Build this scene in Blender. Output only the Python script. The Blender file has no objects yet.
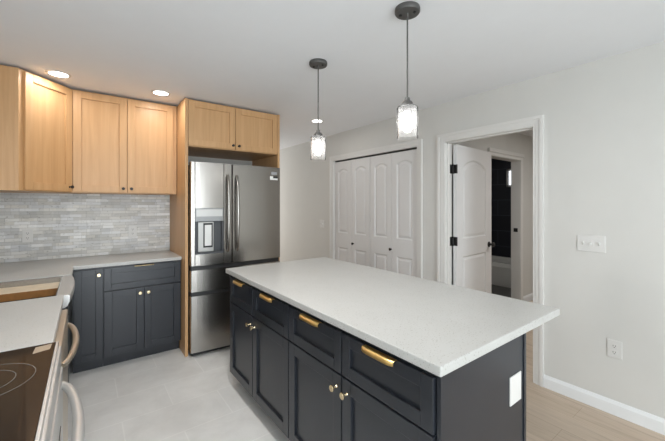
import bpy, bmesh, math, random
from mathutils import Vector, Matrix
random.seed(7)
S = bpy.context.scene
COL = S.collection
PI = math.pi

# ------------------------------------------------------------------ camera, world, light, exposure
YAW = 0.644
CAM_Z = 1.4128
cam_d = bpy.data.cameras.new('camera')
cam_d.sensor_width = 36.0
cam_d.lens = 329.05 / 665 * 36.0
cam_d.shift_y = -(220.5 - 204.43) / 665
cam_d.clip_start = 0.02
cam = bpy.data.objects.new('camera', cam_d)
cam.location = (0, 0, CAM_Z)
cam.rotation_euler = (PI / 2, 0, -YAW)
COL.objects.link(cam)
S.camera = cam

S.view_settings.view_transform = 'Standard'
S.view_settings.look = 'None'
S.view_settings.gamma = 1.0
S.view_settings.use_curve_mapping = False
S.view_settings.exposure = 0.53

world = bpy.data.worlds.new('daylight')
S.world = world
world.use_nodes = True
world.node_tree.nodes['Background'].inputs[0].default_value = (0.90, 0.95, 1.0, 1)
world.node_tree.nodes['Background'].inputs[1].default_value = 1.6

H = 2.416            # ceiling height
XR = 2.8475          # kitchen side wall
XL = -0.72
YB = 3.95
YREAR = -3.4


def area(name, loc, rot, sx, sy, power, col=(1, 1, 1), shape='RECTANGLE'):
    d = bpy.data.lights.new(name, 'AREA')
    d.shape = shape
    d.size = sx
    if shape in ('RECTANGLE', 'ELLIPSE'):
        d.size_y = sy
    d.energy = power
    d.color = col
    o = bpy.data.objects.new(name, d)
    o.location = loc
    o.rotation_euler = rot
    COL.objects.link(o)
    return o


# daylight entering through the glazed rear of the room, behind the camera
DAY = (0.87, 0.95, 1.0)
area('rear_window_daylight', (0.3, YREAR + 0.03, 1.20), (PI / 2 + 0.18, 0, 0), 1.7, 2.3, 64, DAY)
bpy.data.objects['rear_window_daylight'].data.spread = math.radians(168)
# unseen fill lights added over the range and at the far passage end
area('kitchen_side_fill', (XL + 0.04, 0.35, 1.62), (PI / 2 - 0.05, 0, -PI / 2), 1.9, 0.85, 5, DAY)
area('passage_end_fill', (2.33, 6.44, 1.3), (-PI / 2, 0, 0), 0.85, 1.9, 13, (1.0, 0.97, 0.945))
DOWNLIGHT_W = 1.6
AISLE_FILL_W = 12.0
REAR_DOWNLIGHT_W = 2.5
DOWN_COL = (1.0, 0.975, 0.95)


# ------------------------------------------------------------------ materials
def lin(h):
    h = h.lstrip('#')
    out = []
    for i in (0, 2, 4):
        c = int(h[i:i + 2], 16) / 255
        out.append(c / 12.92 if c <= 0.04045 else ((c + 0.055) / 1.055) ** 2.4)
    return (*out, 1)


class NT:
    def __init__(self, name):
        self.m = bpy.data.materials.new(name)
        self.m.use_nodes = True
        self.t = self.m.node_tree
        self.b = self.t.nodes['Principled BSDF']

    def n(self, kind, **props):
        nd = self.t.nodes.new(kind)
        for k, v in props.items():
            setattr(nd, k, v)
        return nd

    def l(self, a, b):
        self.t.links.new(a, b)

    def coord(self, scale=(1, 1, 1), loc=(0, 0, 0)):
        tc = self.n('ShaderNodeTexCoord')
        mp = self.n('ShaderNodeMapping')
        mp.inputs['Scale'].default_value = scale
        mp.inputs['Location'].default_value = loc
        self.l(tc.outputs['Object'], mp.inputs['Vector'])
        return mp.outputs['Vector']

    def noise(self, vec, scale, detail=4, rough=0.55, dist=0.0):
        nz = self.n('ShaderNodeTexNoise')
        nz.inputs['Scale'].default_value = scale
        nz.inputs['Detail'].default_value = detail
        nz.inputs['Roughness'].default_value = rough
        nz.inputs['Distortion'].default_value = dist
        if vec is not None:
            self.l(vec, nz.inputs['Vector'])
        return nz.outputs['Fac']

    def ramp(self, fac, stops):
        r = self.n('ShaderNodeValToRGB')
        el = r.color_ramp.elements
        while len(el) < len(stops):
            el.new(0.5)
        for e, (p, c) in zip(el, stops):
            e.position = p
            e.color = c if len(c) == 4 else (*c, 1)
        self.l(fac, r.inputs['Fac'])
        return r.outputs['Color']

    def mix(self, fac, a, b, mode='MIX'):
        mx = self.n('ShaderNodeMix', data_type='RGBA', blend_type=mode)
        for sock, v in ((mx.inputs['Factor'], fac), (mx.inputs['A'], a), (mx.inputs['B'], b)):
            if hasattr(v, 'is_linked'):
                self.l(v, sock)
            else:
                sock.default_value = v
        # RGBA sockets of the Mix node are the third pair
        return mx

    def bump(self, height, strength=0.1, dist=0.01):
        bp = self.n('ShaderNodeBump')
        bp.inputs['Strength'].default_value = strength
        bp.inputs['Distance'].default_value = dist
        self.l(height, bp.inputs['Height'])
        self.l(bp.outputs['Normal'], self.b.inputs['Normal'])

    def set(self, **kw):
        for k, v in kw.items():
            self.b.inputs[k.replace('_', ' ')].default_value = v


def mixc(t, fac, a, b, mode='MIX'):
    mx = t.n('ShaderNodeMix', data_type='RGBA', blend_type=mode)
    ins = [s for s in mx.inputs if s.enabled]
    fa = [s for s in mx.inputs if s.name == 'Factor' and s.type == 'VALUE'][0]
    A = [s for s in mx.inputs if s.name == 'A' and s.type == 'RGBA'][0]
    B = [s for s in mx.inputs if s.name == 'B' and s.type == 'RGBA'][0]
    for sock, v in ((fa, fac), (A, a), (B, b)):
        if isinstance(v, (int, float, tuple)):
            sock.default_value = v
        else:
            t.l(v, sock)
    return [s for s in mx.outputs if s.type == 'RGBA'][0]


def plain(name, col, rough=0.5, metal=0.0, var=0.04, scale=6.0, bump=0.0, spec=None):
    t = NT(name)
    c = lin(col)
    v = t.coord()
    f = t.noise(v, scale, 3)
    lo = tuple(x * (1 - var) for x in c[:3])
    hi = tuple(min(1, x * (1 + var)) for x in c[:3])
    t.l(t.ramp(f, [(0.3, lo), (0.7, hi)]), t.b.inputs['Base Color'])
    t.set(Roughness=rough, Metallic=metal)
    if spec is not None:
        t.b.inputs['Specular IOR Level'].default_value = spec
    if bump:
        t.bump(t.noise(v, 220, 2), bump, 0.002)
    return t.m


def make_oak():
    t = NT('oak')
    v = t.coord((24, 24, 1.1))
    f = t.noise(v, 1.0, 6, 0.6, 0.6)
    v2 = t.coord((3, 3, 0.25))
    f2 = t.noise(v2, 1.3, 2)
    c1 = t.ramp(f, [(0.25, lin('C59A6A')), (0.55, lin('D1A677')), (0.8, lin('D9B185'))])
    c2 = t.ramp(f2, [(0.3, (0.93, 0.91, 0.88)), (0.7, (1.0, 1.0, 1.0))])
    t.l(mixc(t, 1.0, c1, c2, 'MULTIPLY'), t.b.inputs['Base Color'])
    t.set(Roughness=0.42)
    t.bump(f, 0.05, 0.002)
    return t.m


def make_quartz(base='BFBFBC'):
    t = NT('quartz')
    v = t.coord()
    f = t.noise(v, 170, 1, 0.5)
    sp = t.ramp(f, [(0.29, lin('A09D97')), (0.36, lin(base))])
    f2 = t.noise(v, 9, 4)
    cl = t.ramp(f2, [(0.3, (0.955, 0.955, 0.95)), (0.7, (1, 1, 1))])
    t.l(mixc(t, 1.0, sp, cl, 'MULTIPLY'), t.b.inputs['Base Color'])
    t.set(Roughness=0.3)
    return t.m


def make_steel(name, col='A29E99', rough=0.25, along='z'):
    t = NT(name)
    sc = {'z': (260, 260, 1.5), 'x': (1.5, 1.5, 260), 'y': (260, 1.5, 260)}[along]
    v = t.coord(sc)
    f = t.noise(v, 1.0, 3)
    c = lin(col)
    t.l(t.ramp(f, [(0.3, tuple(x * 0.93 for x in c[:3])), (0.7, c)]), t.b.inputs['Base Color'])
    t.set(Metallic=1.0, Roughness=rough)
    t.bump(f, 0.04, 0.001)
    return t.m


def uv_vec(t, u, v, lu=0.0, lv=0.0):
    """vector (u, v, 0) from object axes; u, v given as strings such as 'x', 'x+y', 'z'."""
    tc = t.n('ShaderNodeTexCoord')
    sp = t.n('ShaderNodeSeparateXYZ')
    t.l(tc.outputs['Object'], sp.inputs[0])
    cb = t.n('ShaderNodeCombineXYZ')

    def pick(e, off):
        outs = [sp.outputs[a.upper()] for a in e.split('+')]
        s = outs[0]
        for o in outs[1:]:
            m = t.n('ShaderNodeMath', operation='ADD')
            t.l(s, m.inputs[0]); t.l(o, m.inputs[1]); s = m.outputs[0]
        m = t.n('ShaderNodeMath', operation='ADD')
        t.l(s, m.inputs[0]); m.inputs[1].default_value = off
        return m.outputs[0]
    t.l(pick(u, lu), cb.inputs[0]); t.l(pick(v, lv), cb.inputs[1])
    return cb.outputs[0]


def brick(t, vec, w, h, mortar, c1, c2, cm, offset=0.5, freq=2, squash=1.0, sqf=2, bias=0.0, smooth=0.1):
    b = t.n('ShaderNodeTexBrick')
    b.offset = offset; b.offset_frequency = freq; b.squash = squash; b.squash_frequency = sqf
    b.inputs['Scale'].default_value = 1.0
    b.inputs['Brick Width'].default_value = w
    b.inputs['Row Height'].default_value = h
    b.inputs['Mortar Size'].default_value = mortar
    b.inputs['Mortar Smooth'].default_value = smooth
    b.inputs['Bias'].default_value = bias
    b.inputs['Color1'].default_value = c1
    b.inputs['Color2'].default_value = c2
    b.inputs['Mortar'].default_value = cm
    t.l(vec, b.inputs['Vector'])
    return b


def make_tile_floor():
    t = NT('porcelain_floor_tile')
    v = uv_vec(t, 'x', 'y', 0.42, -2.53 + 0.335 * 30)
    b = brick(t, v, 0.61, 0.335, 0.004, lin('EAEAE8'), lin('E6E6E4'), lin('F0F0EE'), 0.5)
    f = t.noise(t.coord(), 3.2, 6, 0.62, 0.4)
    cl = t.ramp(f, [(0.3, (0.88, 0.875, 0.865)), (0.62, (1.02, 1.02, 1.015))])
    t.l(mixc(t, 1.0, b.outputs['Color'], cl, 'MULTIPLY'), t.b.inputs['Base Color'])
    t.set(Roughness=0.38)
    return t.m


def make_wood_floor():
    t = NT('oak_plank_floor')
    v = uv_vec(t, 'y', 'x', 20.0, 10.0)
    b = brick(t, v, 1.25, 0.185, 0.0012, lin('C6B5A3'), lin('BCAA97'), lin('A4917D'), 0.37)
    f = t.noise(t.coord((22, 1.3, 1)), 1.0, 6, 0.68, 1.3)
    cl = t.ramp(f, [(0.30, (0.74, 0.72, 0.69)), (0.48, (0.95, 0.95, 0.94)), (0.68, (1.07, 1.07, 1.07))])
    t.l(mixc(t, 1.0, b.outputs['Color'], cl, 'MULTIPLY'), t.b.inputs['Base Color'])
    t.set(Roughness=0.5)
    return t.m


def make_mosaic():
    """thin honed strips: two interleaved course heights, random lengths, pale greys with veins and darker chips"""
    t = NT('linear_stone_mosaic')
    v = uv_vec(t, 'x+y', 'z', 4.03, 3.0)
    b = brick(t, v, 0.105, 0.029, 0.0012, lin('F7F7F6'), lin('D6D7D8'), lin('C2C1BE'), 0.37, 3, 1.9, 2)
    v2 = uv_vec(t, 'x+y', 'z', 7.31, 3.0)
    b2 = brick(t, v2, 0.155, 0.029, 0.0010, (1, 1, 1, 1), lin('E3DFD6'), lin('DAD8D2'), 0.61, 2, 0.6, 3)
    v3 = uv_vec(t, 'x+y', 'z', 2.17, 3.0)
    b3 = brick(t, v3, 0.083, 0.058, 0.0, (1, 1, 1, 1), lin('E6E7E9'), (1, 1, 1, 1), 0.43, 2, 1.4, 2)
    f = t.noise(t.coord((7, 7, 26)), 1.0, 7, 0.7, 1.6)
    cl = t.ramp(f, [(0.30, (0.74, 0.74, 0.74)), (0.42, (0.98, 0.98, 0.98)), (0.7, (1.05, 1.05, 1.05))])
    fd = t.noise(t.coord((38, 38, 75)), 1.0, 2, 0.5)
    spk = t.ramp(fd, [(0.27, (0.62, 0.61, 0.59)), (0.36, (1, 1, 1))])
    c = mixc(t, 0.9, b.outputs['Color'], b2.outputs['Color'], 'MULTIPLY')
    c = mixc(t, 0.9, c, b3.outputs['Color'], 'MULTIPLY')
    c = mixc(t, 1.0, c, cl, 'MULTIPLY')
    t.l(mixc(t, 1.0, c, spk, 'MULTIPLY'), t.b.inputs['Base Color'])
    t.set(Roughness=0.42)
    t.bump(b.outputs['Fac'], -0.2, 0.003)
    return t.m


def make_bath_tile():
    t = NT('navy_wall_tile')
    v = uv_vec(t, 'x+y', 'z', 5.0, 3.0)
    b = brick(t, v, 0.6, 0.3, 0.004, lin('22252F'), lin('1C1F28'), lin('474B55'), 0.5)
    t.l(b.outputs['Color'], t.b.inputs['Base Color'])
    t.set(Roughness=0.35)
    return t.m


def make_glass(name, haze=0.10, tint=(1, 1, 1, 1)):
    """clear thin glass: transparent with a fresnel gloss and a little milky scatter"""
    t = NT(name)
    out = t.t.nodes['Material Output']
    tr = t.n('ShaderNodeBsdfTransparent'); tr.inputs[0].default_value = tint
    gl = t.n('ShaderNodeBsdfGlossy'); gl.inputs['Roughness'].default_value = 0.03
    tl = t.n('ShaderNodeBsdfTranslucent'); tl.inputs[0].default_value = (0.95, 0.95, 0.95, 1)
    lw = t.n('ShaderNodeLayerWeight'); lw.inputs['Blend'].default_value = 0.12
    m1 = t.n('ShaderNodeMixShader'); m2 = t.n('ShaderNodeMixShader')
    nz = t.ramp(t.noise(t.coord(), 90, 2), [(0.2, (0.38, 0.38, 0.38)), (0.8, (0.62, 0.62, 0.62))])
    hz = t.n('ShaderNodeMath', operation='MULTIPLY'); t.l(nz, hz.inputs[0]); hz.inputs[1].default_value = haze * 2
    t.l(hz.outputs[0], m1.inputs[0]); t.l(tr.outputs[0], m1.inputs[1]); t.l(tl.outputs[0], m1.inputs[2])
    t.l(lw.outputs['Fresnel'], m2.inputs[0]); t.l(m1.outputs[0], m2.inputs[1]); t.l(gl.outputs[0], m2.inputs[2])
    t.l(m2.outputs[0], out.inputs['Surface'])
    return t.m


def make_emit(name, col, strength):
    t = NT(name)
    t.set(Base_Color=(0.9, 0.9, 0.9, 1))
    t.b.inputs['Emission Color'].default_value = col
    t.b.inputs['Emission Strength'].default_value = strength
    return t.m


M = dict(
    wall=plain('warm_grey_wall_paint', 'D4D3CF', 0.85, var=0.01, bump=0.03),
    ceil=plain('white_ceiling_paint', 'E9EBEE', 0.9, var=0.008, bump=0.03),
    white=plain('white_trim_paint', 'DEDDDA', 0.45, var=0.01),
    door=plain('white_door_paint', 'DBDAD9', 0.5, var=0.01),
    base=plain('white_baseboard_paint', 'E9EBEC', 0.45, var=0.01),
    plastic=plain('white_plastic', 'DBDAD7', 0.35, var=0.01),
    slot=plain('dark_slot', '3A3936', 0.6),
    oak=make_oak(),
    navy=plain('navy_black_paint', '292C32', 0.3, var=0.05),
    quartz=make_quartz(),
    steel=make_steel('brushed_steel'),
    steel_soft=make_steel('polished_steel', 'D6D6D5', 0.3, 'z'),
    steel_bar=plain('satin_steel', 'CFCFCD', 0.36, metal=0.6),
    steel_dark=make_steel('dark_steel', '8C8B89', 0.35),
    warm_steel=make_steel('reflection_tinted_steel', 'D6CDBF', 0.4),  # warm tint painted in for the wood tones mirrored in the steel
    dark_plastic=plain('dark_grey_plastic', '2A2A2B', 0.45),
    recess=plain('dispenser_grey', '55575A', 0.4, metal=0.3),
    grey_plastic=plain('silver_grey_plastic', 'A9ABAD', 0.3, metal=0.5),
    glass_black=plain('black_ceramic_glass', '1A1A1B', 0.08, spec=0.28),
    ring=plain('printed_grey_ring', '6A6864', 0.2),
    brass=plain('brushed_brass', 'E3BF7C', 0.34, metal=1.0, var=0.04, scale=60),
    pale_brass=plain('pale_brass', 'DCC9A4', 0.25, metal=1.0, var=0.04),
    black_metal=plain('matte_black_metal', '262524', 0.45, metal=0.3),
    graphite=plain('graphite_metal', '565553', 0.5, metal=0.3),
    board=plain('pale_maple', 'D9CBB2', 0.5, var=0.08, scale=20),
    board_edge=plain('end_grain_brown', '9A6A36', 0.55, var=0.15, scale=40),
    tan=plain('tan_strip', 'A3907B', 0.6),
    tile=make_tile_floor(),
    planks=make_wood_floor(),
    mosaic=make_mosaic(),
    bath=make_bath_tile(),
    tub=plain('white_enamel', 'DCDBD6', 0.2, var=0.01),
    glass=make_glass('seeded_clear_glass', 0.17),
    pane=make_glass('window_glass', 0.0),
    bulb=make_emit('lit_bulb', (1.0, 0.98, 0.95, 1), 5.0),
    lens=make_emit('lit_lens', (1.0, 0.98, 0.95, 1), 6.0),
    bath_floor=plain('dark_grey_bath_floor', '5B5A57', 0.5, var=0.15, scale=4),
    label_white=plain('white_label', 'EDEDEB', 0.5),
    label_black=plain('black_label', '1C1C1C', 0.5),
)


# ------------------------------------------------------------------ mesh helpers
def box(bm, x0, x1, y0, y1, z0, z1):
    vs = [bm.verts.new((x, y, z)) for z in (z0, z1) for y in (y0, y1) for x in (x0, x1)]
    for f in ((0, 2, 3, 1), (4, 5, 7, 6), (0, 1, 5, 4), (2, 6, 7, 3), (0, 4, 6, 2), (1, 3, 7, 5)):
        bm.faces.new([vs[i] for i in f])


class Fr:
    """a local frame: origin, u (across), n (out of the face); v is up."""
    def __init__(self, o, u, n):
        self.o = Vector(o); self.u = Vector(u).normalized(); self.n = Vector(n).normalized(); self.v = Vector((0, 0, 1))

    def p(self, u, v, n):
        return self.o + self.u * u + self.v * v + self.n * n


def obox(bm, fr, u0, u1, v0, v1, n0, n1):
    vs = [bm.verts.new(fr.p(u, v, n)) for n in (n0, n1) for v in (v0, v1) for u in (u0, u1)]
    for f in ((0, 2, 3, 1), (4, 5, 7, 6), (0, 1, 5, 4), (2, 6, 7, 3), (0, 4, 6, 2), (1, 3, 7, 5)):
        bm.faces.new([vs[i] for i in f])


def prism(bm, pts, z0, z1):
    a = [bm.verts.new((x, y, z0)) for x, y in pts]
    b = [bm.verts.new((x, y, z1)) for x, y in pts]
    bm.faces.new(a[::-1]); bm.faces.new(b)
    n = len(pts)
    for i in range(n):
        bm.faces.new((a[i], a[(i + 1) % n], b[(i + 1) % n], b[i]))


def sweep(bm, ring_pts):
    """close a list of vertex rings into a skin with end caps"""
    rings = [[bm.verts.new(p) for p in r] for r in ring_pts]
    n = len(rings[0])
    for a, b in zip(rings, rings[1:]):
        for i in range(n):
            bm.faces.new((a[i], a[(i + 1) % n], b[(i + 1) % n], b[i]))
    bm.faces.new(rings[0][::-1]); bm.faces.new(rings[-1])


def tube(bm, pts, r, seg=12, flat=1.0):
    pts = [Vector(p) for p in pts]
    rings = []
    for i, p in enumerate(pts):
        d = (pts[min(i + 1, len(pts) - 1)] - pts[max(i - 1, 0)]).normalized()
        ref = Vector((0, 0, 1)) if abs(d.z) < 0.9 else Vector((1, 0, 0))
        a = d.cross(ref).normalized(); b = d.cross(a).normalized()
        rr = r[i] if isinstance(r, (list, tuple)) else r
        rings.append([p + a * (math.cos(t) * rr) + b * (math.sin(t) * rr * flat) for t in [2 * PI * k / seg for k in range(seg)]])
    sweep(bm, rings)


def lathe(bm, prof, o=(0, 0, 0), axis=(0, 0, 1), seg=32, close=False):
    """prof: (radius, height along axis)"""
    ax = Vector(axis).normalized()
    ref = Vector((1, 0, 0)) if abs(ax.x) < 0.9 else Vector((0, 1, 0))
    a = ax.cross(ref).normalized(); b = ax.cross(a).normalized()
    o = Vector(o)
    rings = []
    for r, h in prof:
        if r < 1e-6:
            rings.append([bm.verts.new(o + ax * h)])
        else:
            rings.append([bm.verts.new(o + ax * h + (a * math.cos(2 * PI * k / seg) + b * math.sin(2 * PI * k / seg)) * r) for k in range(seg)])
    pairs = list(zip(rings, rings[1:]))
    if close:
        pairs.append((rings[-1], rings[0]))
    for p, q in pairs:
        for i in range(seg):
            j = (i + 1) % seg
            if len(p) == 1 and len(q) == 1:
                continue
            if len(p) == 1:
                bm.faces.new((p[0], q[j], q[i]))
            elif len(q) == 1:
                bm.faces.new((p[i], p[j], q[0]))
            else:
                bm.faces.new((p[i], p[j], q[j], q[i]))


def world_loc(o):
    v = Vector((0, 0, 0))
    while o:
        v += o.location; o = o.parent
    return v


def obj(name, bm, mat, parent=None, bevel=0.0, smooth=False, origin=None):
    bmesh.ops.recalc_face_normals(bm, faces=bm.faces)
    off = world_loc(parent) if parent else Vector(origin or (0, 0, 0))
    if off.length > 0:
        bmesh.ops.translate(bm, verts=bm.verts, vec=-off)
    me = bpy.data.meshes.new(name)
    bm.to_mesh(me); bm.free()
    me.materials.append(mat)
    if smooth:
        for p in me.polygons:
            p.use_smooth = True
    o = bpy.data.objects.new(name, me)
    COL.objects.link(o)
    if parent:
        o.parent = parent
    else:
        o.location = off
    if smooth:
        try:
            me.set_sharp_from_angle(angle=math.radians(40))
        except Exception:
            pass
    if bevel:
        md = o.modifiers.new('bevel', 'BEVEL')
        md.width = bevel; md.segments = 2; md.limit_method = 'ANGLE'; md.angle_limit = math.radians(40)
    return o


def tag(o, label, cat, group=None):
    o['label'] = label; o['category'] = cat
    if group:
        o['group'] = group
    return o


def thing(name, label, cat, loc, group=None):
    o = bpy.data.objects.new(name, None)
    o.empty_display_size = 0.05
    o.location = loc
    COL.objects.link(o)
    return tag(o, label, cat, group)


def struct(name, bm, mat, parent=None, bevel=0.0, label=None):
    o = obj(name, bm, mat, parent, bevel)
    if parent is None:
        o['kind'] = 'structure'
        if label:
            o['label'] = label
    return o


def new():
    return bmesh.new()


def boxes(*bs):
    bm = new()
    for b in bs:
        box(bm, *b)
    return bm


# ------------------------------------------------------------------ the setting
WT = 0.118                     # wall thickness
DO0, DO1, DH = 1.136, 1.940, 2.03      # doorway to the hall (y range, height)
CO0, CO1 = 2.281, 3.769                # closet opening
XH = XR + WT
YEND = 6.6
struct('floor', boxes((XL, 1.2, YREAR, YEND, -0.08, 0.0)), M['tile'])
struct('floor.001', boxes((1.2, 7.0, YREAR, 2.19, -0.08, 0.0), (1.2, 3.62, 2.19, YEND, -0.08, 0.0)), M['planks'])
struct('floor.002', boxes((3.62, 7.0, 2.19, 5.0, -0.08, 0.001)), M['bath_floor'])
struct('ceiling', boxes((XL - 0.15, 7.0, YREAR - 0.15, YEND + 0.15, H, H + 0.1)), M['ceil'])
struct('wall_left', boxes((XL - 0.12, XL, YREAR, YEND, 0, H)), M['wall'])
struct('wall_back', boxes((XL, 1.84, YB, YB + 0.12, 0, H), (1.72, 1.84, YB + 0.12, YEND, 0, H)), M['wall'])
struct('wall_end', boxes((1.84, XR, YEND - 0.12, YEND, 0, H)), M['wall'])
struct('wall_right', boxes(
    (XR, XH, YREAR, DO0 - 0.02, 0, H), (XR, XH, DO0 - 0.02, DO1 + 0.02, DH + 0.02, H),
    (XR, XH, DO1 + 0.02, CO0 - 0.02, 0, H), (XR, XH, CO0 - 0.02, CO1 + 0.02, DH + 0.02, H),
    (XR, XH, CO1 + 0.02, YEND, 0, H)), M['wall'])
# glazed rear of the room
struct('wall_rear', boxes(
    (XL, -0.55, YREAR - 0.12, YREAR, 0, H), (1.25, XR, YREAR - 0.12, YREAR, 0, H),
    (-0.55, 1.25, YREAR - 0.12, YREAR, 2.36, H)), M['wall'])
w2 = struct('window_2', boxes(*[(x, x + 0.05, YREAR - 0.09, YREAR - 0.03, 0.0, 2.36) for x in (-0.55, 0.325, 1.20)],
            (-0.5, 1.2, YREAR - 0.09, YREAR - 0.03, 0.0, 0.06), (-0.5, 1.2, YREAR - 0.09, YREAR - 0.03, 2.30, 2.36)), M['white'])

# closet behind the folding doors
struct('wall_closet', boxes((XH, 3.62, CO1 + 0.02, CO1 + 0.12, 0, H), (3.50, 3.62, 2.25, CO1 + 0.02, 0, H)), M['wall'])
# hall and bathroom beyond the doorway
YH = 2.13
BO0, BO1 = 4.10, 4.914
struct('wall_hall', boxes((XH, BO0 - 0.02, YH, YH + 0.12, 0, H), (BO1 + 0.02, 7.0, YH, YH + 0.12, 0, H),
                          (BO0 - 0.02, BO1 + 0.02, YH, YH + 0.12, DH + 0.02, H)), M['wall'])
struct('wall_hall_side', boxes((6.9, 7.0, -0.6, YH, 0, H), (XH, 6.9, -0.7, -0.6, 0, H)), M['wall'])
BW = 6.48
WY0, WY1, WZ0, WZ1 = 2.55, 3.05, 1.747, 2.09
struct('wall_bathroom', boxes((BW, BW + 0.12, 2.25, WY0, 0, H), (BW, BW + 0.12, WY1, 4.6, 0, H),
                              (BW, BW + 0.12, WY0, WY1, 0, WZ0), (BW, BW + 0.12, WY0, WY1, WZ1, H),
                              (5.7, BW, 3.72, 3.84, 0, H), (5.7, BW, 2.25, 2.262, 0, H)), M['bath'])
struct('wall_bathroom_side', boxes((3.50, 3.62, CO1 + 0.12, 4.6, 0, H), (3.62, 5.7, 4.5, 4.6, 0, H), (5.62, 5.7, 3.72, 4.5, 0, H)), M['wall'])
wb = struct('window_1', boxes((BW - 0.012, BW + 0.04, WY0, WY0 + 0.035, WZ0, WZ1), (BW - 0.012, BW + 0.04, WY1 - 0.035, WY1, WZ0, WZ1),
                              (BW - 0.012, BW + 0.04, WY0, WY1, WZ0, WZ0 + 0.035), (BW - 0.012, BW + 0.04, WY0, WY1, WZ1 - 0.035, WZ1)), M['white'])
struct('window_pane', boxes((BW + 0.012, BW + 0.018, WY0 + 0.03, WY1 - 0.03, WZ0 + 0.03, WZ1 - 0.03)), M['pane'], wb)

# stone mosaic behind the counter
struct('wall_backsplash', boxes((XL, 0.735, YB - 0.010, YB, 0.9145, 1.5135), (XL, XL + 0.010, 0.4, YB - 0.010, 0.9145, 1.5135)), M['mosaic'])


def casing(name, y0, y1, top, x=XR, side=-1, w=0.078):
    """mitred two-step casing around an opening in the wall plane x"""
    bm = new()
    for (d, a, b) in ((0.008, 0.004, 0.024), (0.013, 0.024, 0.054), (0.021, 0.054, w)):
        x0, x1 = sorted((x, x + side * d))
        box(bm, x0, x1, y0 - b, y0 - a, 0, top + a)
        box(bm, x0, x1, y1 + a, y1 + b, 0, top + a)
        box(bm, x0, x1, y0 - b, y1 + b, top + a, top + b)
    return struct(name, bm, M['white'])


casing('trim_1', DO0, DO1, DH)
casing('trim_2', CO0, CO1, DH, w=0.074)
# jamb lining and stops of the hall doorway and of the closet
struct('trim_3', boxes((XR - 0.002, XH + 0.002, DO0 - 0.02, DO0, 0, DH + 0.02), (XR - 0.002, XH + 0.002, DO1, DO1 + 0.02, 0, DH + 0.02),
                       (XR - 0.002, XH + 0.002, DO0, DO1, DH, DH + 0.02),
                       (XR + 0.035, XR + 0.07, DO0, DO0 + 0.011, 0, DH), (XR + 0.035, XR + 0.07, DO1 - 0.011, DO1, 0, DH),
                       (XR + 0.035, XR + 0.07, DO0, DO1, DH - 0.011, DH)), M['white'])
struct('trim_4', boxes((XR - 0.002, XH, CO0 - 0.02, CO0, 0, DH + 0.02), (XR - 0.002, XH, CO1, CO1 + 0.02, 0, DH + 0.02),
                       (XR - 0.002, XH, CO0, CO1, DH + 0.005, DH + 0.02)), M['white'])
# bathroom doorway casing and lining (in the plane y = YH)
bm = new()
for (x0, x1) in ((BO0 - 0.07, BO0 - 0.004), (BO1 + 0.004, BO1 + 0.07)):
    box(bm, x0, x1, YH - 0.015, YH, 0, DH + 0.004)
box(bm, BO0 - 0.07, BO1 + 0.07, YH - 0.015, YH, DH + 0.004, DH + 0.045)
box(bm, BO0 - 0.075, BO1 + 0.075, YH - 0.030, YH, DH + 0.045, DH + 0.092)
struct('trim_5', bm, M['white'], bevel=0.002)
struct('trim_6', boxes((BO0 - 0.02, BO0, YH - 0.002, YH + 0.122, 0, DH + 0.02), (BO1, BO1 + 0.02, YH - 0.002, YH + 0.122, 0, DH + 0.02),
                       (BO0, BO1, YH - 0.002, YH + 0.122, DH, DH + 0.02)), M['white'])
bmk = boxes((BO1 - 0.003, BO1, YH + 0.03, YH + 0.085, 1.02, 1.075))
struct('trim_7', bmk, M['black_metal'])


def baseboard(name, segs):
    bm = new()
    for (axis, a, b, pos, sgn) in segs:
        prof = [(0, 0), (0.015, 0), (0.015, 0.072), (0.009, 0.086), (0.006, 0.094), (0, 0.094)]
        rings = []
        for t in (a, b):
            if axis == 'y':
                rings.append([(pos + sgn * d, t, z) for d, z in prof])
            else:
                rings.append([(t, pos + sgn * d, z) for d, z in prof])
        sweep(bm, rings)
    return struct(name, bm, M['base'])


baseboard('baseboard_right', [('y', YREAR, DO0 - 0.08, XR, -1), ('y', DO1 + 0.08, CO0 - 0.076, XR, -1), ('y', CO1 + 0.076, YEND - 0.12, XR, -1)])
baseboard('baseboard_hall', [('x', BO1 + 0.072, 6.9, YH, -1), ('x', XH, BO0 - 0.072, YH, -1)])


# ------------------------------------------------------------------ molded panel doors
def arch_loop(a, b, c, d, rise, inset=0.0, seg=14):
    """panel outline in (u, v): flat bottom, eyebrow arched top"""
    a += inset; b -= inset; c += inset; d -= inset
    pts = [(a, c), (b, c)]
    if rise <= 0:
        return pts + [(b, d), (a, d)]
    for k in range(seg + 1):
        t = k / seg
        u = b + (a - b) * t
        s = math.sin(PI * t)
        pts.append((u, d - rise + rise * (s ** 0.8)))
    return pts


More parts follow.
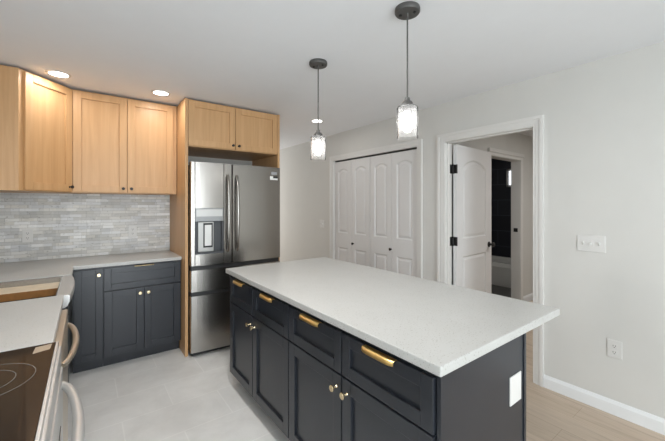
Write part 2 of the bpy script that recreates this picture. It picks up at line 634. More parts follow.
def molded_door(bm, fr, w, h, t, panels, both=True):
    """slab w x h x t (front at n=0, back at n=-t) with recessed-raised panels: list of (a,b,c,d,rise)"""
    prof = [(0.0, 0.0), (0.006, -0.004), (0.014, -0.012), (0.022, -0.012), (0.044, -0.003)]
    for sgn, n0 in ((1, 0.0), (-1, -t)) if both else ((1, 0.0),):
        edges = []

        def loop(pts, n):
            vs = [bm.verts.new(fr.p(u, v, n)) for u, v in pts]
            return vs
        outer = loop([(0, 0), (w, 0), (w, h), (0, h)], n0)
        es = [bm.edges.new((outer[i], outer[(i + 1) % 4])) for i in range(4)]
        for (a, b, c, d, rise) in panels:
            prev = None
            for ins, dep in prof:
                vs = loop(arch_loop(a, b, c, d, rise, ins), n0 + sgn * dep)
                k = len(vs)
                if prev is None:
                    es += [bm.edges.new((vs[i], vs[(i + 1) % k])) for i in range(k)]
                else:
                    for i in range(k):
                        bm.faces.new((prev[i], prev[(i + 1) % k], vs[(i + 1) % k], vs[i]))
                prev = vs
            bm.faces.new(prev)
        bmesh.ops.triangle_fill(bm, use_beauty=True, use_dissolve=False, edges=es)
    # rim
    for (p, q) in (((0, 0), (w, 0)), ((w, 0), (w, h)), ((w, h), (0, h)), ((0, h), (0, 0))):
        bm.faces.new([bm.verts.new(fr.p(*c, n)) for c, n in ((p, 0), (q, 0), (q, -t), (p, -t))])
    bmesh.ops.remove_doubles(bm, verts=bm.verts, dist=1e-5)


# hall door, standing open at a right angle: hinge at (XH, DO1)
DW = 0.785
A1 = math.radians(4.0)          # pushed a little past square
fr = Fr((XH + 0.016, DO1 - 0.045, 0.012), (math.cos(A1), math.sin(A1), 0), (math.sin(A1), -math.cos(A1), 0))
bm = new()
molded_door(bm, fr, DW, 2.006, 0.035, [(0.125, DW - 0.125, 1.045, 1.875, 0.085), (0.125, DW - 0.125, 0.2, 0.865, 0.0)])
d1 = obj('door_1', bm, M['door'])
d1['kind'] = 'structure'
for z in (0.20, 1.04, 1.77):
    hb = new()
    box(hb, XH - 0.036, XH + 0.004, DO1 - 0.0035, DO1 - 0.0005, z - 0.045, z + 0.045)        # leaf on the jamb
    box(hb, XH + 0.0135, XH + 0.0165, DO1 - 0.046, DO1 - 0.008, z - 0.045, z + 0.045)        # leaf on the door edge
    box(hb, XH + 0.0165, XH + 0.030, DO1 - 0.0470, DO1 - 0.0445, z - 0.045, z + 0.045)
    lathe(hb, [(0, -0.048), (0.008, -0.048), (0.008, 0.048), (0, 0.048)], (XH + 0.008, DO1 - 0.009, z), seg=12)
    obj('hinge', hb, M['black_metal'], d1)
kb = new()
for sg, n0 in ((1, 0.0), (-1, -0.035)):
    lathe(kb, [(0, 0), (0.031, 0.0), (0.031, 0.007), (0.013, 0.011), (0.011, 0.03), (0.02, 0.036), (0.027, 0.046), (0.026, 0.058), (0.016, 0.066), (0, 0.068)],
          fr.p(DW - 0.058, 0.943, n0), fr.n * sg, 24)
obj('door_knob', kb, M['black_metal'], d1, smooth=True)

# folding closet doors: two pairs of two leaves
ys = [CO1 - 0.006, 3.400, 3.031, 2.664, CO0 + 0.006]
for k in range(2):
    dd = bpy.data.objects.new('door_2' if k == 0 else 'door_3', None)
    dd.location = (XR + 0.03, ys[2 * k], 0)
    dd['kind'] = 'structure'
    COL.objects.link(dd)
    for j in range(2):
        yA, yB = ys[2 * k + j], ys[2 * k + j + 1]
        w = yA - yB - (0.009 if j == 1 and k == 0 else 0.005)
        f2 = Fr((XR + 0.022, yA - 0.0015, 0.014), (0, -1, 0), (-1, 0, 0))
        bm = new()
        molded_door(bm, f2, w, 1.998, 0.033, [(0.072, w - 0.072, 1.0, 1.900, 0.036), (0.072, w - 0.072, 0.19, 0.80, 0.0)])
        obj('door_leaf', bm, M['door'], dd)
    kb = new()
    yk = 3.386 if k == 0 else 2.705
    lathe(kb, [(0, 0), (0.009, 0), (0.007, 0.012), (0.016, 0.018), (0.017, 0.026), (0.010, 0.031), (0, 0.032)], (XR + 0.022, yk - 0.03, 0.888), (-1, 0, 0), 20)
    obj('knob', kb, M['black_metal'], dd, smooth=True)
struct('trim_8', boxes((XR + 0.03, XR + 0.06, CO0 + 0.002, CO1 - 0.002, DH - 0.008, DH + 0.005)), M['slot'])


# ------------------------------------------------------------------ cabinet pieces
def shaker(bm, fr, w, h, t=0.02, stile=0.058, recess=0.013):
    obox(bm, fr, 0, stile, 0, h, 0, t)
    obox(bm, fr, w - stile, w, 0, h, 0, t)
    obox(bm, fr, stile, w - stile, 0, stile, 0, t)
    obox(bm, fr, stile, w - stile, h - stile, h, 0, t)
    obox(bm, fr, stile - 0.002, w - stile + 0.002, stile - 0.002, h - stile + 0.002, 0.001, t - recess)


def round_knob(p, n, mat, parent, r=0.0145):
    bm = new()
    lathe(bm, [(0, 0), (0.0075, 0), (0.0055, 0.004), (0.0050, 0.018), (0.010, 0.021), (r, 0.023), (r, 0.029), (r - 0.002, 0.031), (0, 0.0315)], p, n, 20)
    return obj('knob', bm, mat, parent, smooth=True)


def edge_pull(fr, u0, u1, vtop, parent, mat, proj=0.034, drop=0.017):
    """finger pull that hooks over the top edge of a drawer front and curls down, with rounded ends"""
    bm = new()
    prof = [(0.0, 0.0), (proj * 0.6, 0.0005), (proj * 0.85, -0.0025), (proj * 0.97, -0.008), (proj, -drop)]
    th = 0.0025
    N = 10
    rings = []
    for k in range(N + 1):
        u = u0 + (u1 - u0) * k / N
        e = min(k, N - k)
        s = {0: 0.72, 1: 0.95}.get(e, 1.0)
        ring = [fr.p(u, vtop + 0.003 + z, 0.0 + n * s) for n, z in prof]
        ring += [fr.p(u, vtop + 0.003 + z - th, max(0.0, n * s - th)) for n, z in reversed(prof)]
        rings.append(ring)
    sweep(bm, rings)
    return obj('drawer_pull', bm, mat, parent, smooth=True)


def door_part(parent, fr, u0, u1, v0, v1, mat, name='door', stile=0.058):
    f = Fr(fr.p(u0, v0, 0), fr.u, fr.n)
    bm = new()
    shaker(bm, f, u1 - u0, v1 - v0, stile=stile)
    return obj(name, bm, mat, parent, bevel=0.0018)


# ------------------------------------------------------------------ kitchen island
XD = 0.896          # island door faces
XBK = 1.50          # island back panel
isl = []
for far in (True, False):
    if far:
        y0, y1 = 1.5985, 2.535
        lab = 'dark navy-black island cabinet nearer the refrigerator, two drawers over two doors'
        dr = [(2.518, 2.091), (2.083, 1.603)]
    else:
        y0, y1 = 0.648, 1.5975
        lab = 'dark navy-black island cabinet whose end panel carries the white cover plate'
        dr = [(1.593, 1.132), (1.124, 0.654)]
    c = thing('island_cabinet', lab, 'cabinet', (1.2, (y0 + y1) / 2, 0), 'island base cabinets')
    bm = boxes((XD + 0.02, XBK, y0, y1, 0.105, 0.8795), (XD + 0.085, XBK, y0, y1, 0.0, 0.105))
    obj('body', bm, M['navy'], c)
    if far:
        obj('end_panel', boxes((XD + 0.012, XBK + 0.005, 2.535, 2.552, 0.105, 0.8795), (XD + 0.085, XBK + 0.005, 2.535, 2.552, 0.0, 0.105)), M['navy'], c, bevel=0.001)
    else:
        obj('end_panel', boxes((XD + 0.012, XBK + 0.005, 0.632, 0.648, 0.0, 0.8795), (XBK - 0.012, XBK + 0.006, 0.627, 0.632, 0.0, 0.8795)), M['navy'], c, bevel=0.001)
    fr = Fr((XD + 0.02, 0, 0), (0, -1, 0), (-1, 0, 0))       # u = -y
    for i, (ya, yb) in enumerate(dr):
        d = door_part(c, fr, -ya, -yb, 0.667, 0.851, M['navy'], 'drawer', 0.050)
        mid = -(ya + yb) / 2
        edge_pull(Fr(fr.p(0, 0, 0.020), fr.u, fr.n), mid - 0.083, mid + 0.083, 0.851, d, M['brass'])
        d2 = door_part(c, fr, -ya, -yb, 0.116, 0.658, M['navy'], 'door')
        yk = yb + 0.033 if i == 0 else ya - 0.033
        round_knob((XD, yk, 0.60), (-1, 0, 0), M['pale_brass'], d2)
    isl.append(c)

bm = new()
prism(bm, [(0.8713, 0.6076), (1.822, 0.6076), (1.822, 2.5485), (0.8713, 2.5485)], 0.880, 0.914)
tag(obj('island_countertop', bm, M['quartz'], bevel=0.004, origin=(1.34, 1.58, 0.88)), 'long pale quartz worktop overhanging the dark island', 'countertop')


# ------------------------------------------------------------------ base cabinets along the back wall
YD = 3.40
frb = Fr((0, YD + 0.02, 0), (1, 0, 0), (0, -1, 0))
c = thing('base_cabinet', 'narrow dark one-door cabinet in the corner next to the dishwasher', 'cabinet', (0.02, 3.7, 0), 'dark base cabinets on the tiled wall')
obj('body', boxes((-0.085, 0.1215, YD + 0.02, 3.935, 0.105, 0.8835), (-0.085, 0.1215, YD + 0.095, 3.935, 0, 0.105)), M['navy'], c)
d = door_part(c, frb, -0.074, 0.1185, 0.112, 0.868, M['navy'], 'door', 0.050)
round_knob((0.090, YD, 0.819), (0, -1, 0), M['pale_brass'], d)
c = thing('base_cabinet', 'dark cabinet with one wide drawer over two doors beside the refrigerator surround', 'cabinet', (0.43, 3.7, 0), 'dark base cabinets on the tiled wall')
obj('body', boxes((0.1225, 0.7365, YD + 0.02, 3.935, 0.105, 0.8835), (0.1225, 0.7365, YD + 0.095, 3.935, 0, 0.105)), M['navy'], c)
d = door_part(c, frb, 0.1265, 0.727, 0.676, 0.868, M['navy'], 'drawer', 0.050)
edge_pull(Fr(frb.p(0, 0, 0.02), frb.u, frb.n), 0.347, 0.503, 0.868, d, M['pale_brass'], 0.018, 0.006)
d = door_part(c, frb, 0.1265, 0.4225, 0.112, 0.667, M['navy'])
round_knob((0.392, YD, 0.622), (0, -1, 0), M['pale_brass'], d)
d = door_part(c, frb, 0.4265, 0.727, 0.112, 0.667, M['navy'])
round_knob((0.457, YD, 0.622), (0, -1, 0), M['pale_brass'], d)

# corner sink cabinet on the side wall
c = thing('sink_cabinet', 'dark cabinet carrying the steel sink between dishwasher and corner', 'cabinet', (-0.4, 2.8, 0))
obj('body', boxes((-0.70, -0.115, 2.225, 3.40, 0.105, 0.640), (-0.70, -0.19, 2.225, 3.40, 0, 0.105),
                  (-0.70, -0.115, 3.03, 3.40, 0.640, 0.8835), (-0.70, -0.115, 2.225, 2.325, 0.640, 0.8835), (-0.70, -0.59, 2.325, 3.03, 0.640, 0.8835)), M['navy'], c)
frs = Fr((-0.115, 0, 0), (0, 1, 0), (1, 0, 0))
d = door_part(c, frs, 2.34, 2.68, 0.112, 0.63, M['navy'])
d = door_part(c, frs, 2.685, 3.02, 0.112, 0.63, M['navy'])

# worktop: along the tiled wall, round the corner, behind the sink and over the dishwasher
bm = new()
prism(bm, [(-0.709, 1.563), (-0.094, 1.563), (-0.094, 2.345), (-0.565, 2.345), (-0.565, 3.005), (-0.078, 3.005), (-0.078, 3.379),
           (0.736, 3.379), (0.736, 3.939), (-0.709, 3.939)], 0.884, 0.914)
tag(obj('countertop', bm, M['quartz'], bevel=0.003, origin=(0.0, 3.6, 0.884)), 'L-shaped pale quartz worktop under the stone backsplash, running around the sink', 'countertop')

# steel sink with bowed front
c = thing('kitchen_sink', 'steel apron-front sink with a bowed front rim, set in the corner worktop', 'sink', (-0.33, 2.675, 0.645))
SY0, SY1 = 2.350, 3.000
SX0, SX1 = -0.560, -0.128
bm = new()
N = 16
bow = []
for k in range(N + 1):
    t = k / N
    y = SY0 + (SY1 - SY0) * t
    bow.append((-0.082 + 0.024 * math.sin(PI * min(1, 0.08 + t * 0.92)) ** 0.6, y))
zs = [(0.909, 0.0), (0.903, 0.003), (0.870, 0.001), (0.850, -0.008), (0.838, -0.02)]
rings = []
for z, dx in zs:
    rings.append([(SX1, SY0, z)] + [(x + dx, y, z) for x, y in bow] + [(SX1, SY1, z)])
sweep(bm, rings)
obj('front_rim', bm, M['steel_bar'], c, smooth=True)
bm = boxes((SX0, SX1, SY0, SY0 + 0.012, 0.645, 0.880), (SX0, SX1, SY1 - 0.012, SY1, 0.645, 0.908),
           (SX0, SX0 + 0.012, SY0, SY1, 0.645, 0.908), (SX1 - 0.012, SX1, SY0, SY1, 0.645, 0.880),
           (SX0, SX1, SY0, SY1, 0.645, 0.655), (SX0, SX1, SY1 - 0.03, SY1, 0.80, 0.826), (SX0, SX1 - 0.012, SY0, SY0 + 0.03, 0.80, 0.826))
obj('bowl', bm, M['steel'], c)
bm = new(); lathe(bm, [(0, 0.656), (0.045, 0.656), (0.045, 0.659), (0.03, 0.6575), (0, 0.6575)], (-0.35, 2.67, 0), seg=24)
obj('drain', bm, M['steel_dark'], c)
bm = boxes((-0.545, -0.142, 2.765, 2.986, 0.828, 0.872))
cb = thing('cutting_board', 'pale wooden cutting board with brown edges lying across the steel sink', 'cutting board', (-0.34, 2.87, 0.828))
obj('board', boxes((-0.545, -0.142, 2.772, 2.986, 0.8281, 0.872)), M['board'], cb, bevel=0.002)
obj('edge_band', boxes((-0.545, -0.142, 2.765, 2.772, 0.8281, 0.872)), M['board_edge'], cb)

# dishwasher under the worktop
c = thing('dishwasher', 'steel dishwasher with a bowed bar handle under the worktop', 'dishwasher', (-0.38, 1.89, 0))
obj('body', boxes((-0.69, -0.112, 1.592, 2.205, 0.0, 0.872)), M['dark_plastic'], c)
dd = obj('door', boxes((-0.111, -0.072, 1.598, 2.170, 0.10, 0.876)), M['warm_steel'], c, bevel=0.004)


def bow_handle(y0, y1, x0, depth, z, r, mat, parent):
    bm = new()
    pts = []
    for k in range(19):
        t = k / 18
        s = math.sin(PI * t)
        pts.append((x0 + depth * s ** 0.55, y0 + (y1 - y0) * (t if True else 0), z))
    tube(bm, pts, [r * (0.9 + 0.12 * math.sin(PI * k / 18)) for k in range(19)], 12)
    return obj('handle', bm, mat, parent, smooth=True)


bow_handle(1.615, 2.150, -0.074, 0.040, 0.80, 0.0125, M['warm_steel'], dd)

# range
c = thing('range', 'slide-in electric range with black glass cooktop and steel front', 'range', (-0.38, 1.18, 0))
obj('body', boxes((-0.70, -0.095, 0.802, 1.560, 0.0, 0.900)), M['dark_plastic'], c)
obj('cooktop', boxes((-0.70, -0.086, 0.802, 1.559, 0.9005, 0.9145)), M['glass_black'], c, bevel=0.002)
obj('front_trim', boxes((-0.0855, -0.078, 0.802, 1.559, 0.898, 0.9155)), M['steel_bar'], c, bevel=0.001)
obj('control_panel', boxes((-0.0945, -0.070, 0.804, 1.558, 0.830, 0.8975)), M['steel_bar'], c, bevel=0.004)
od = obj('oven_door', boxes((-0.0945, -0.066, 0.806, 1.556, 0.235, 0.822)), M['steel_bar'], c, bevel=0.004)
obj('oven_window', boxes((-0.0665, -0.0645, 0.95, 1.41, 0.38, 0.68)), M['glass_black'], od)
bow_handle(0.855, 1.505, -0.068, 0.052, 0.775, 0.0145, M['steel_bar'], od)
obj('storage_drawer', boxes((-0.0945, -0.068, 0.806, 1.556, 0.05, 0.225)), M['steel'], c, bevel=0.004)
for (cx, cy, r) in ((-0.245, 1.315, 0.125), (-0.245, 1.315, 0.082), (-0.245, 0.995, 0.09), (-0.52, 1.315, 0.08), (-0.52, 0.995, 0.11)):
    bm = new()
    lathe(bm, [(r, 0.0), (r, 0.0006), (r + 0.0022, 0.0006), (r + 0.0022, 0.0)], (cx, cy, 0.9145), seg=48, close=True)
    obj('burner_ring', bm, M['ring'], c)
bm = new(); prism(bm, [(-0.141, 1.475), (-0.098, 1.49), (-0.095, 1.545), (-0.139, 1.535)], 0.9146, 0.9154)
obj('flat_patch', bm, M['tan'], c)['label'] = 'small flat tan strip'  # thin tan strip on the cooktop glass

# ------------------------------------------------------------------ wall cabinets
ZT = 2.400
ZB = 1.514
c = thing('corner_wall_cabinet', 'oak corner wall cabinet with a single angled door', 'cabinet', (-0.4, 3.7, ZB), 'oak wall cabinets')
P0, P1 = Vector((-0.386, 3.268, 0)), Vector((-0.093, 3.592, 0))
bm = new(); prism(bm, [(XL + 0.002, 3.268), (P0.x, P0.y), (P1.x, P1.y), (-0.093, 3.948), (XL + 0.002, 3.948)], ZB, ZT)
obj('body', bm, M['oak'], c, bevel=0.001)
u = (P1 - P0).normalized(); n = Vector((u.y, -u.x, 0))
L = (P1 - P0).length
fd = Fr((P0.x, P0.y, 0), u, n)
d = door_part(c, fd, 0.030, L - 0.016, ZB + 0.008, ZT - 0.012, M['oak'])
kp = fd.p(L - 0.016 - 0.026, 1.560, 0.020)
round_knob(kp, n, M['black_metal'], d, 0.013)
obj('side_frame', boxes((-0.410, -0.386, 3.262, 3.268, ZB, ZT)), M['oak'], c, bevel=0.001)

c = thing('wall_cabinet', 'oak two-door wall cabinet over the tiled backsplash', 'cabinet', (0.31, 3.76, ZB), 'oak wall cabinets')
obj('body', boxes((-0.0915, 0.7335, 3.593, 3.948, ZB, ZT)), M['oak'], c, bevel=0.001)
fu = Fr((0, 3.593, 0), (1, 0, 0), (0, -1, 0))
d = door_part(c, fu, -0.086, 0.3065, ZB + 0.008, ZT - 0.012, M['oak'])
round_knob((0.277, 3.573, 1.557), (0, -1, 0), M['black_metal'], d, 0.013)
d = door_part(c, fu, 0.3115, 0.700, ZB + 0.008, ZT - 0.012, M['oak'])
round_knob((0.341, 3.573, 1.557), (0, -1, 0), M['black_metal'], d, 0.013)

# refrigerator surround
YF = 3.256
c = thing('refrigerator_cabinet', 'oak surround framing the refrigerator, with two small doors above it', 'cabinet', (1.22, 3.6, 0), 'oak wall cabinets')
obj('side_panel', boxes((0.738, 0.764, YF, 3.948, 0.0, ZT)), M['oak'], c, bevel=0.001)
obj('side_panel', boxes((1.690, 1.716, YF, 3.948, 0.0, ZT)), M['oak'], c, bevel=0.001)
obj('body', boxes((0.7645, 1.6895, YF + 0.02, 3.948, 1.960, ZT)), M['oak'], c)
ff = Fr((0, YF + 0.02, 0), (1, 0, 0), (0, -1, 0))
d = door_part(c, ff, 0.767, 1.2145, 1.966, ZT - 0.010, M['oak'])
round_knob((1.186, YF, 2.004), (0, -1, 0), M['black_metal'], d, 0.013)
d = door_part(c, ff, 1.2195, 1.6875, 1.966, ZT - 0.010, M['oak'])
round_knob((1.248, YF, 2.004), (0, -1, 0), M['black_metal'], d, 0.013)

# ------------------------------------------------------------------ refrigerator
c = thing('refrigerator', 'steel refrigerator with two upper doors, ice dispenser and two drawers', 'refrigerator', (1.22, 3.55, 0))
RX0, RX1, RM = 0.772, 1.684, 1.146
RF = 3.172                      # door face
RB = 3.250                      # back of the doors
obj('body', boxes((RX0 + 0.006, RX1 - 0.006, RB + 0.008, 3.93, 0.03, 1.785)), M['dark_plastic'], c)
obj('grille', boxes((RX0 + 0.02, RX1 - 0.02, RF + 0.06, RB + 0.008, 0.0, 0.04)), M['dark_plastic'], c)


def face_y(x, x0=RX0, x1=RX1):
    t = (x - (x0 + x1) / 2) / ((x1 - x0) / 2)
    return RF - 0.026 * (1 - abs(t) ** 2.0) + 0.012


def bowed(bm, xa, xb, z0, z1, back=RB, seg=10, inset=0.0):
    pts = [(xb, back), (xa, back)]
    for k in range(seg + 1):
        x = xa + (xb - xa) * k / seg
        y = face_y(x) + inset
        e = 0.004
        if k == 0:
            pts += [(x, y + e * 1.6), (x + e, y)]
        elif k == seg:
            pts += [(x - e, y), (x, y + e * 1.6)]
        else:
            pts.append((x, y))
    prism(bm, pts, z0, z1)


# dispenser door
DX0, DX1, DZ0, DZ1, DZM = 0.806, 1.066, 0.948, 1.378, 1.255
bm = new()
bowed(bm, RX0, DX0, 0.845, 1.806); bowed(bm, DX1, RM - 0.003, 0.845, 1.806)
bowed(bm, DX0, DX1, 0.845, DZ0, seg=6); bowed(bm, DX0, DX1, DZ1, 1.806, seg=6)
dl = obj('door', bm, M['steel'], c)
bm = boxes((DX0, DX1, RF + 0.045, RB, DZ0, DZM))
for xa, xb in ((DX0, DX0 + 0.012), (DX1 - 0.012, DX1)):
    box(bm, xa, xb, RF + 0.006, RF + 0.045, DZ0, DZM)
box(bm, DX0, DX1, RF + 0.002, RF + 0.05, DZ0, DZ0 + 0.018)
obj('dispenser_recess', bm, M['recess'], dl)
obj('dispenser_panel', boxes((DX0, DX1, RF + 0.004, RB, DZM, DZ1 - 0.0)), M['grey_plastic'], dl, bevel=0.002)
obj('display', boxes((DX0 + 0.01, DX1 - 0.01, RF + 0.001, RF + 0.004, DZM + 0.045, DZ1 - 0.012)), M['steel_soft'], dl)
bm = boxes((DX0 + 0.030, DX1 - 0.085, RF + 0.022, RF + 0.046, DZ0 + 0.018, DZM - 0.004))
obj('chute', bm, M['steel_bar'], dl, bevel=0.008)
obj('paddle', boxes((DX0 + 0.088, DX0 + 0.090 + 0.062, RF + 0.016, RF + 0.021, DZ0 + 0.075, DZM - 0.035)), M['label_white'], dl, bevel=0.003)
bm = boxes((DX0 + 0.078, DX0 + 0.088, RF + 0.015, RF + 0.0225, DZ0 + 0.065, DZM - 0.02), (DX0 + 0.152, DX0 + 0.162, RF + 0.015, RF + 0.0225, DZ0 + 0.065, DZM - 0.02),
           (DX0 + 0.078, DX0 + 0.162, RF + 0.015, RF + 0.0225, DZ0 + 0.060, DZ0 + 0.075), (DX0 + 0.078, DX0 + 0.162, RF + 0.015, RF + 0.0225, DZM - 0.035, DZM - 0.018))
obj('paddle_frame', bm, M['dark_plastic'], dl)
bm = new(); bowed(bm, RM + 0.004, RX1, 0.845, 1.806, seg=14)
dr_ = obj('door', bm, M['steel'], c)
# two stacked stickers near the top of the wide door
obj('flat_patch', boxes((1.570, 1.640, RF - 0.0018, RF + 0.006, 1.728, 1.758)), M['grey_plastic'], dr_)['label'] = 'small silver emblem plate'
bm = boxes((1.556, 1.592, RF - 0.0018, RF + 0.006, 1.672, 1.712), (1.592, 1.646, RF - 0.0018, RF + 0.006, 1.672, 1.690))
obj('flat_patch', bm, M['label_white'], dr_)['label'] = 'white paper label'
obj('flat_patch', boxes((1.592, 1.646, RF - 0.0018, RF + 0.006, 1.690, 1.712)), M['label_black'], dr_)['label'] = 'black label strip'
for par, x in ((dl, 1.100), (dr_, 1.192)):
    bm = new()
    rings = []
    for k in range(21):
        t = k / 20
        z = 0.955 + (1.700 - 0.955) * t
        s = math.sin(PI * t) ** 0.35
        y = face_y(x) + 0.004 - 0.052 * s
        hw, hd = 0.0135, 0.009
        rings.append([(x + hw * math.cos(a), y + hd * math.sin(a), z) for a in [2 * PI * q / 14 for q in range(14)]])
    sweep(bm, rings)
    obj('handle', bm, M['steel'], par, smooth=True)
for z0, z1 in ((0.604, 0.803), (0.045, 0.566)):
    bm = new(); bowed(bm, RX0, RX1, z0, z1, seg=18)
    d = obj('drawer', bm, M['steel'], c)
    bm = new(); bowed(bm, RX0 + 0.004, RX1 - 0.004, z1 + 0.0005, z1 + 0.034, inset=0.022, seg=10)
    obj('recessed_grip', bm, M['dark_plastic'], d)

# ------------------------------------------------------------------ pendant lamps
def pendant(x, y, dz, label):
    p = thing('pendant_lamp', label, 'pendant lamp', (x, y, H), 'glass pendant lamps over the island')
    bm = new(); lathe(bm, [(0, 0), (0.062, 0), (0.064, -0.006), (0.064, -0.020), (0.060, -0.026), (0, -0.026)], (x, y, H), seg=40)
    cn = obj('ceiling_canopy', bm, M['graphite'], p, smooth=True)
    for a in (-1.1, -1.1 + PI):
        bm = new(); lathe(bm, [(0, -0.026), (0.0085, -0.026), (0.0085, -0.030), (0.005, -0.033), (0, -0.033)], (x + 0.036 * math.cos(a), y + 0.036 * math.sin(a), H), seg=14)
        obj('screw', bm, M['black_metal'], cn)
    zc = 1.955 + dz
    bm = new(); lathe(bm, [(0, -0.026), (0.008, -0.026), (0.006, -0.034), (0.0042, -0.036), (0.0042, zc - H), (0, zc - H)], (x, y, H), seg=12)
    obj('cord', bm, M['graphite'], p, smooth=True)
    bm = new(); lathe(bm, [(0, zc + 0.005), (0.012, zc + 0.003), (0.014, zc - 0.012), (0.022, zc - 0.016), (0.031, zc - 0.030), (0.034, zc - 0.040), (0.034, zc - 0.044), (0.024, zc - 0.045),
                           (0.024, zc - 0.062), (0.018, zc - 0.066), (0, zc - 0.066)], (x, y, 0), seg=32)
    obj('socket', bm, M['graphite'], p, smooth=True)
    R, t, zt, zb = 0.054, 0.003, zc - 0.041, zc - 0.205
    bm = new(); lathe(bm, [(0.026, zt), (R - 0.006, zt), (R, zt - 0.006), (R, zb), (R - t, zb), (R - t, zt - 0.008), (R - 0.009, zt - t), (0.026, zt - t)], (x, y, 0), seg=48, close=True)
    obj('glass_shade', bm, M['glass'], p, smooth=True)
    bm = new(); lathe(bm, [(0, zc - 0.066), (0.012, zc - 0.066), (0.014, zc - 0.078), (0.024, zc - 0.100), (0.029, zc - 0.122), (0.026, zc - 0.150), (0.015, zc - 0.170), (0, zc - 0.176)], (x, y, 0), seg=28)
    obj('bulb', bm, M['bulb'], p, smooth=True)
    return p


pendant(1.318, 1.117, 0.0, 'glass pendant lamp hanging nearer the doorway end of the island')
pendant(1.312, 1.915, -0.022, 'glass pendant lamp hanging toward the refrigerator end of the island')


# ------------------------------------------------------------------ recessed ceiling lights
def downlight(x, y, label, built=True, watts=DOWNLIGHT_W):
    if built:
        t = thing('recessed_light', label, 'ceiling light', (x, y, H), 'round recessed ceiling lights')
        bm = new(); lathe(bm, [(0.060, -0.001), (0.060, -0.006), (0.066, -0.0075), (0.078, -0.004), (0.080, -0.0005)], (x, y, H), seg=40, close=True)
        obj('trim_ring', bm, M['plastic'], t, smooth=True)
        bm = new(); lathe(bm, [(0, -0.0045), (0.0595, -0.0045), (0.0595, -0.001), (0, -0.001)], (x, y, H), seg=40)
        obj('lens', bm, M['lens'], t)
    b = area('downlight_beam', (x, y, H - 0.0075), (0, 0, 0), 0.11, 0.11, watts, DOWN_COL, 'DISK')
    b.data.spread = math.radians(175 if built else 170)


downlight(-0.165, 3.282, 'lit recessed ceiling light in front of the oak corner cabinet')
downlight(0.542, 3.288, 'lit recessed ceiling light in front of the two-door oak wall cabinet')
downlight(2.219, 3.264, 'lit recessed ceiling light between refrigerator surround and closet doors')
# unseen beams without fixtures: assumed lamps behind the camera, added fill over the aisle
for (x, y) in ((0.6, 1.38), (0.5, -0.6), (1.7, -0.9), (1.7, -2.4)):
    downlight(x, y, '', False, AISLE_FILL_W if y > 0 else REAR_DOWNLIGHT_W)
area('hall_fill', (4.4, 0.6, H - 0.02), (0, 0, 0), 0.3, 0.3, 16, DOWN_COL, 'DISK')  # unseen fill light added to brighten the hall
area('bathroom_fill', (4.8, 3.2, H - 0.02), (0, 0, 0), 0.3, 0.3, 4, DOWN_COL, 'DISK')  # unseen fill light added to lift the dim bathroom


# ------------------------------------------------------------------ switches and outlets
def cover(fr, w, h, label, name, cat, kind, group=None):
    """plate centred on the frame's origin"""
    t = thing(name, label, cat, fr.o, group)
    bm = new()
    obox(bm, fr, -w / 2, w / 2, -h / 2, h / 2, 0.0005, 0.004)
    obox(bm, fr, -w / 2 + 0.004, w / 2 - 0.004, -h / 2 + 0.004, h / 2 - 0.004, 0.004, 0.0065)
    obj('cover_plate', bm, M['plastic'], t, bevel=0.0015)
    if kind == 'outlet':
        for s in (-1, 1):
            bm = new()
            obox(bm, fr, -0.017, 0.017, s * 0.021 - 0.0145, s * 0.021 + 0.0145, 0.0065, 0.0085)
            r = obj('receptacle', bm, M['plastic'], t, bevel=0.004)
            bm = new()
            obox(bm, fr, -0.0075, -0.0050, s * 0.021 - 0.003, s * 0.021 + 0.008, 0.0080, 0.0089)
            obox(bm, fr, 0.0050, 0.0075, s * 0.021 - 0.003, s * 0.021 + 0.007, 0.0080, 0.0089)
            obox(bm, fr, -0.0025, 0.0025, s * 0.021 - 0.011, s * 0.021 - 0.006, 0.0080, 0.0089)
            obj('slots', bm, M['slot'], r)
    elif kind and kind.startswith('toggle'):
        n = int(kind[-1])
        for k in range(n):
            u = (k - (n - 1) / 2) * 0.046
            bm = new()
            f = -1 if k % 2 else 1
            a = [fr.p(u - 0.005, -0.011, 0.0066), fr.p(u + 0.005, -0.011, 0.0066), fr.p(u + 0.005, 0.011, 0.0066), fr.p(u - 0.005, 0.011, 0.0066)]
            b = [fr.p(u - 0.004, f * 0.009 - 0.004, 0.0175), fr.p(u + 0.004, f * 0.009 - 0.004, 0.0175), fr.p(u + 0.004, f * 0.009 + 0.004, 0.0175), fr.p(u - 0.004, f * 0.009 + 0.004, 0.0175)]
            sweep(bm, [a, b])
            obj('toggle', bm, M['plastic'], t)
    return t


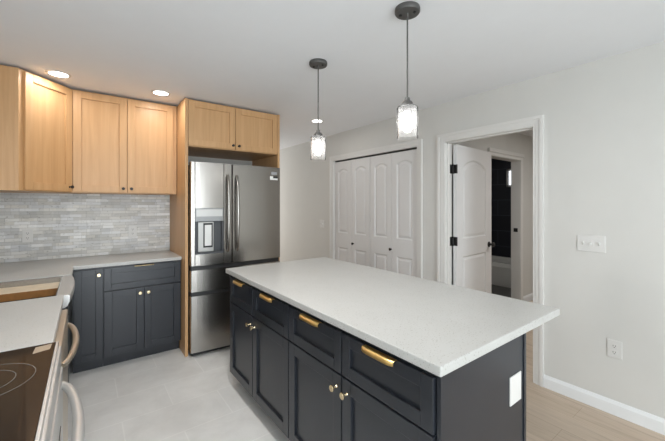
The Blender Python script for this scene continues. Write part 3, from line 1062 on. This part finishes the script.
cover(Fr((XR, 0.760, 1.137), (0, -1, 0), (-1, 0, 0)), 0.166, 0.118, 'white wall plate with three toggle switches beside the doorway', 'light_switch', 'light switch', 'toggle3')
cover(Fr((XR, 0.631, 0.440), (0, -1, 0), (-1, 0, 0)), 0.082, 0.120, 'white power outlet low on the grey wall above the baseboard', 'power_outlet', 'outlet', 'outlet')
cover(Fr((XR, 4.055, 1.122), (0, -1, 0), (-1, 0, 0)), 0.110, 0.118, 'white light switch on the wall between refrigerator and closet', 'light_switch', 'light switch', 'toggle2')
cover(Fr((0.388, YB - 0.010, 1.137), (1, 0, 0), (0, -1, 0)), 0.072, 0.118, 'white power outlet on the mosaic backsplash under the two-door oak cabinet', 'power_outlet', 'outlet', 'outlet')
cover(Fr((-0.408, YB - 0.010, 1.137), (1, 0, 0), (0, -1, 0)), 0.072, 0.118, 'white wall plate on the mosaic backsplash under the oak corner cabinet', 'power_outlet', 'outlet', 'outlet')
t = tag(obj('cover_plate', (lambda b: (box(b, 1.363, 1.459, 0.6265, 0.6318, 0.600, 0.716), b)[1])(new()), M['plastic'], bevel=0.002, origin=(1.41, 0.6318, 0.658)),
        'blank white cover plate on the dark end of the island', 'cover plate')

# ------------------------------------------------------------------ bathtub beyond the doorway
c = thing('bathtub', 'white bathtub against the dark tiled wall of the bathroom', 'bathtub', (6.1, 3.0, 0))
TX0, TX1, TY0, TY1, TZ = 5.74, BW - 0.002, 2.264, 3.715, 0.40
bm = new()


def rr(x0, x1, y0, y1, r, seg=6):
    out = []
    for (cx, cy, a0) in ((x1 - r, y1 - r, 0), (x0 + r, y1 - r, PI / 2), (x0 + r, y0 + r, PI), (x1 - r, y0 + r, 1.5 * PI)):
        for k in range(seg + 1):
            a = a0 + PI / 2 * k / seg
            out.append((cx + r * math.cos(a), cy + r * math.sin(a)))
    return out


loops = [(rr(TX0, TX1, TY0, TY1, 0.01), 0.002), (rr(TX0, TX1, TY0, TY1, 0.01), TZ - 0.01), (rr(TX0 + 0.008, TX1 - 0.004, TY0 + 0.004, TY1 - 0.004, 0.012), TZ),
         (rr(TX0 + 0.09, TX1 - 0.06, TY0 + 0.09, TY1 - 0.07, 0.12), TZ), (rr(TX0 + 0.11, TX1 - 0.08, TY0 + 0.12, TY1 - 0.09, 0.12), TZ - 0.03),
         (rr(TX0 + 0.16, TX1 - 0.13, TY0 + 0.22, TY1 - 0.13, 0.12), 0.07)]
sweep(bm, [[(x, y, z) for x, y in lp] for lp, z in loops])
obj('tub_shell', bm, M['tub'], c, smooth=True)
bm = boxes((TX0 - 0.006, TX0, TY0 + 0.06, TY1 - 0.06, 0.04, 0.335))
obj('apron_panel', bm, M['tub'], c, bevel=0.004)
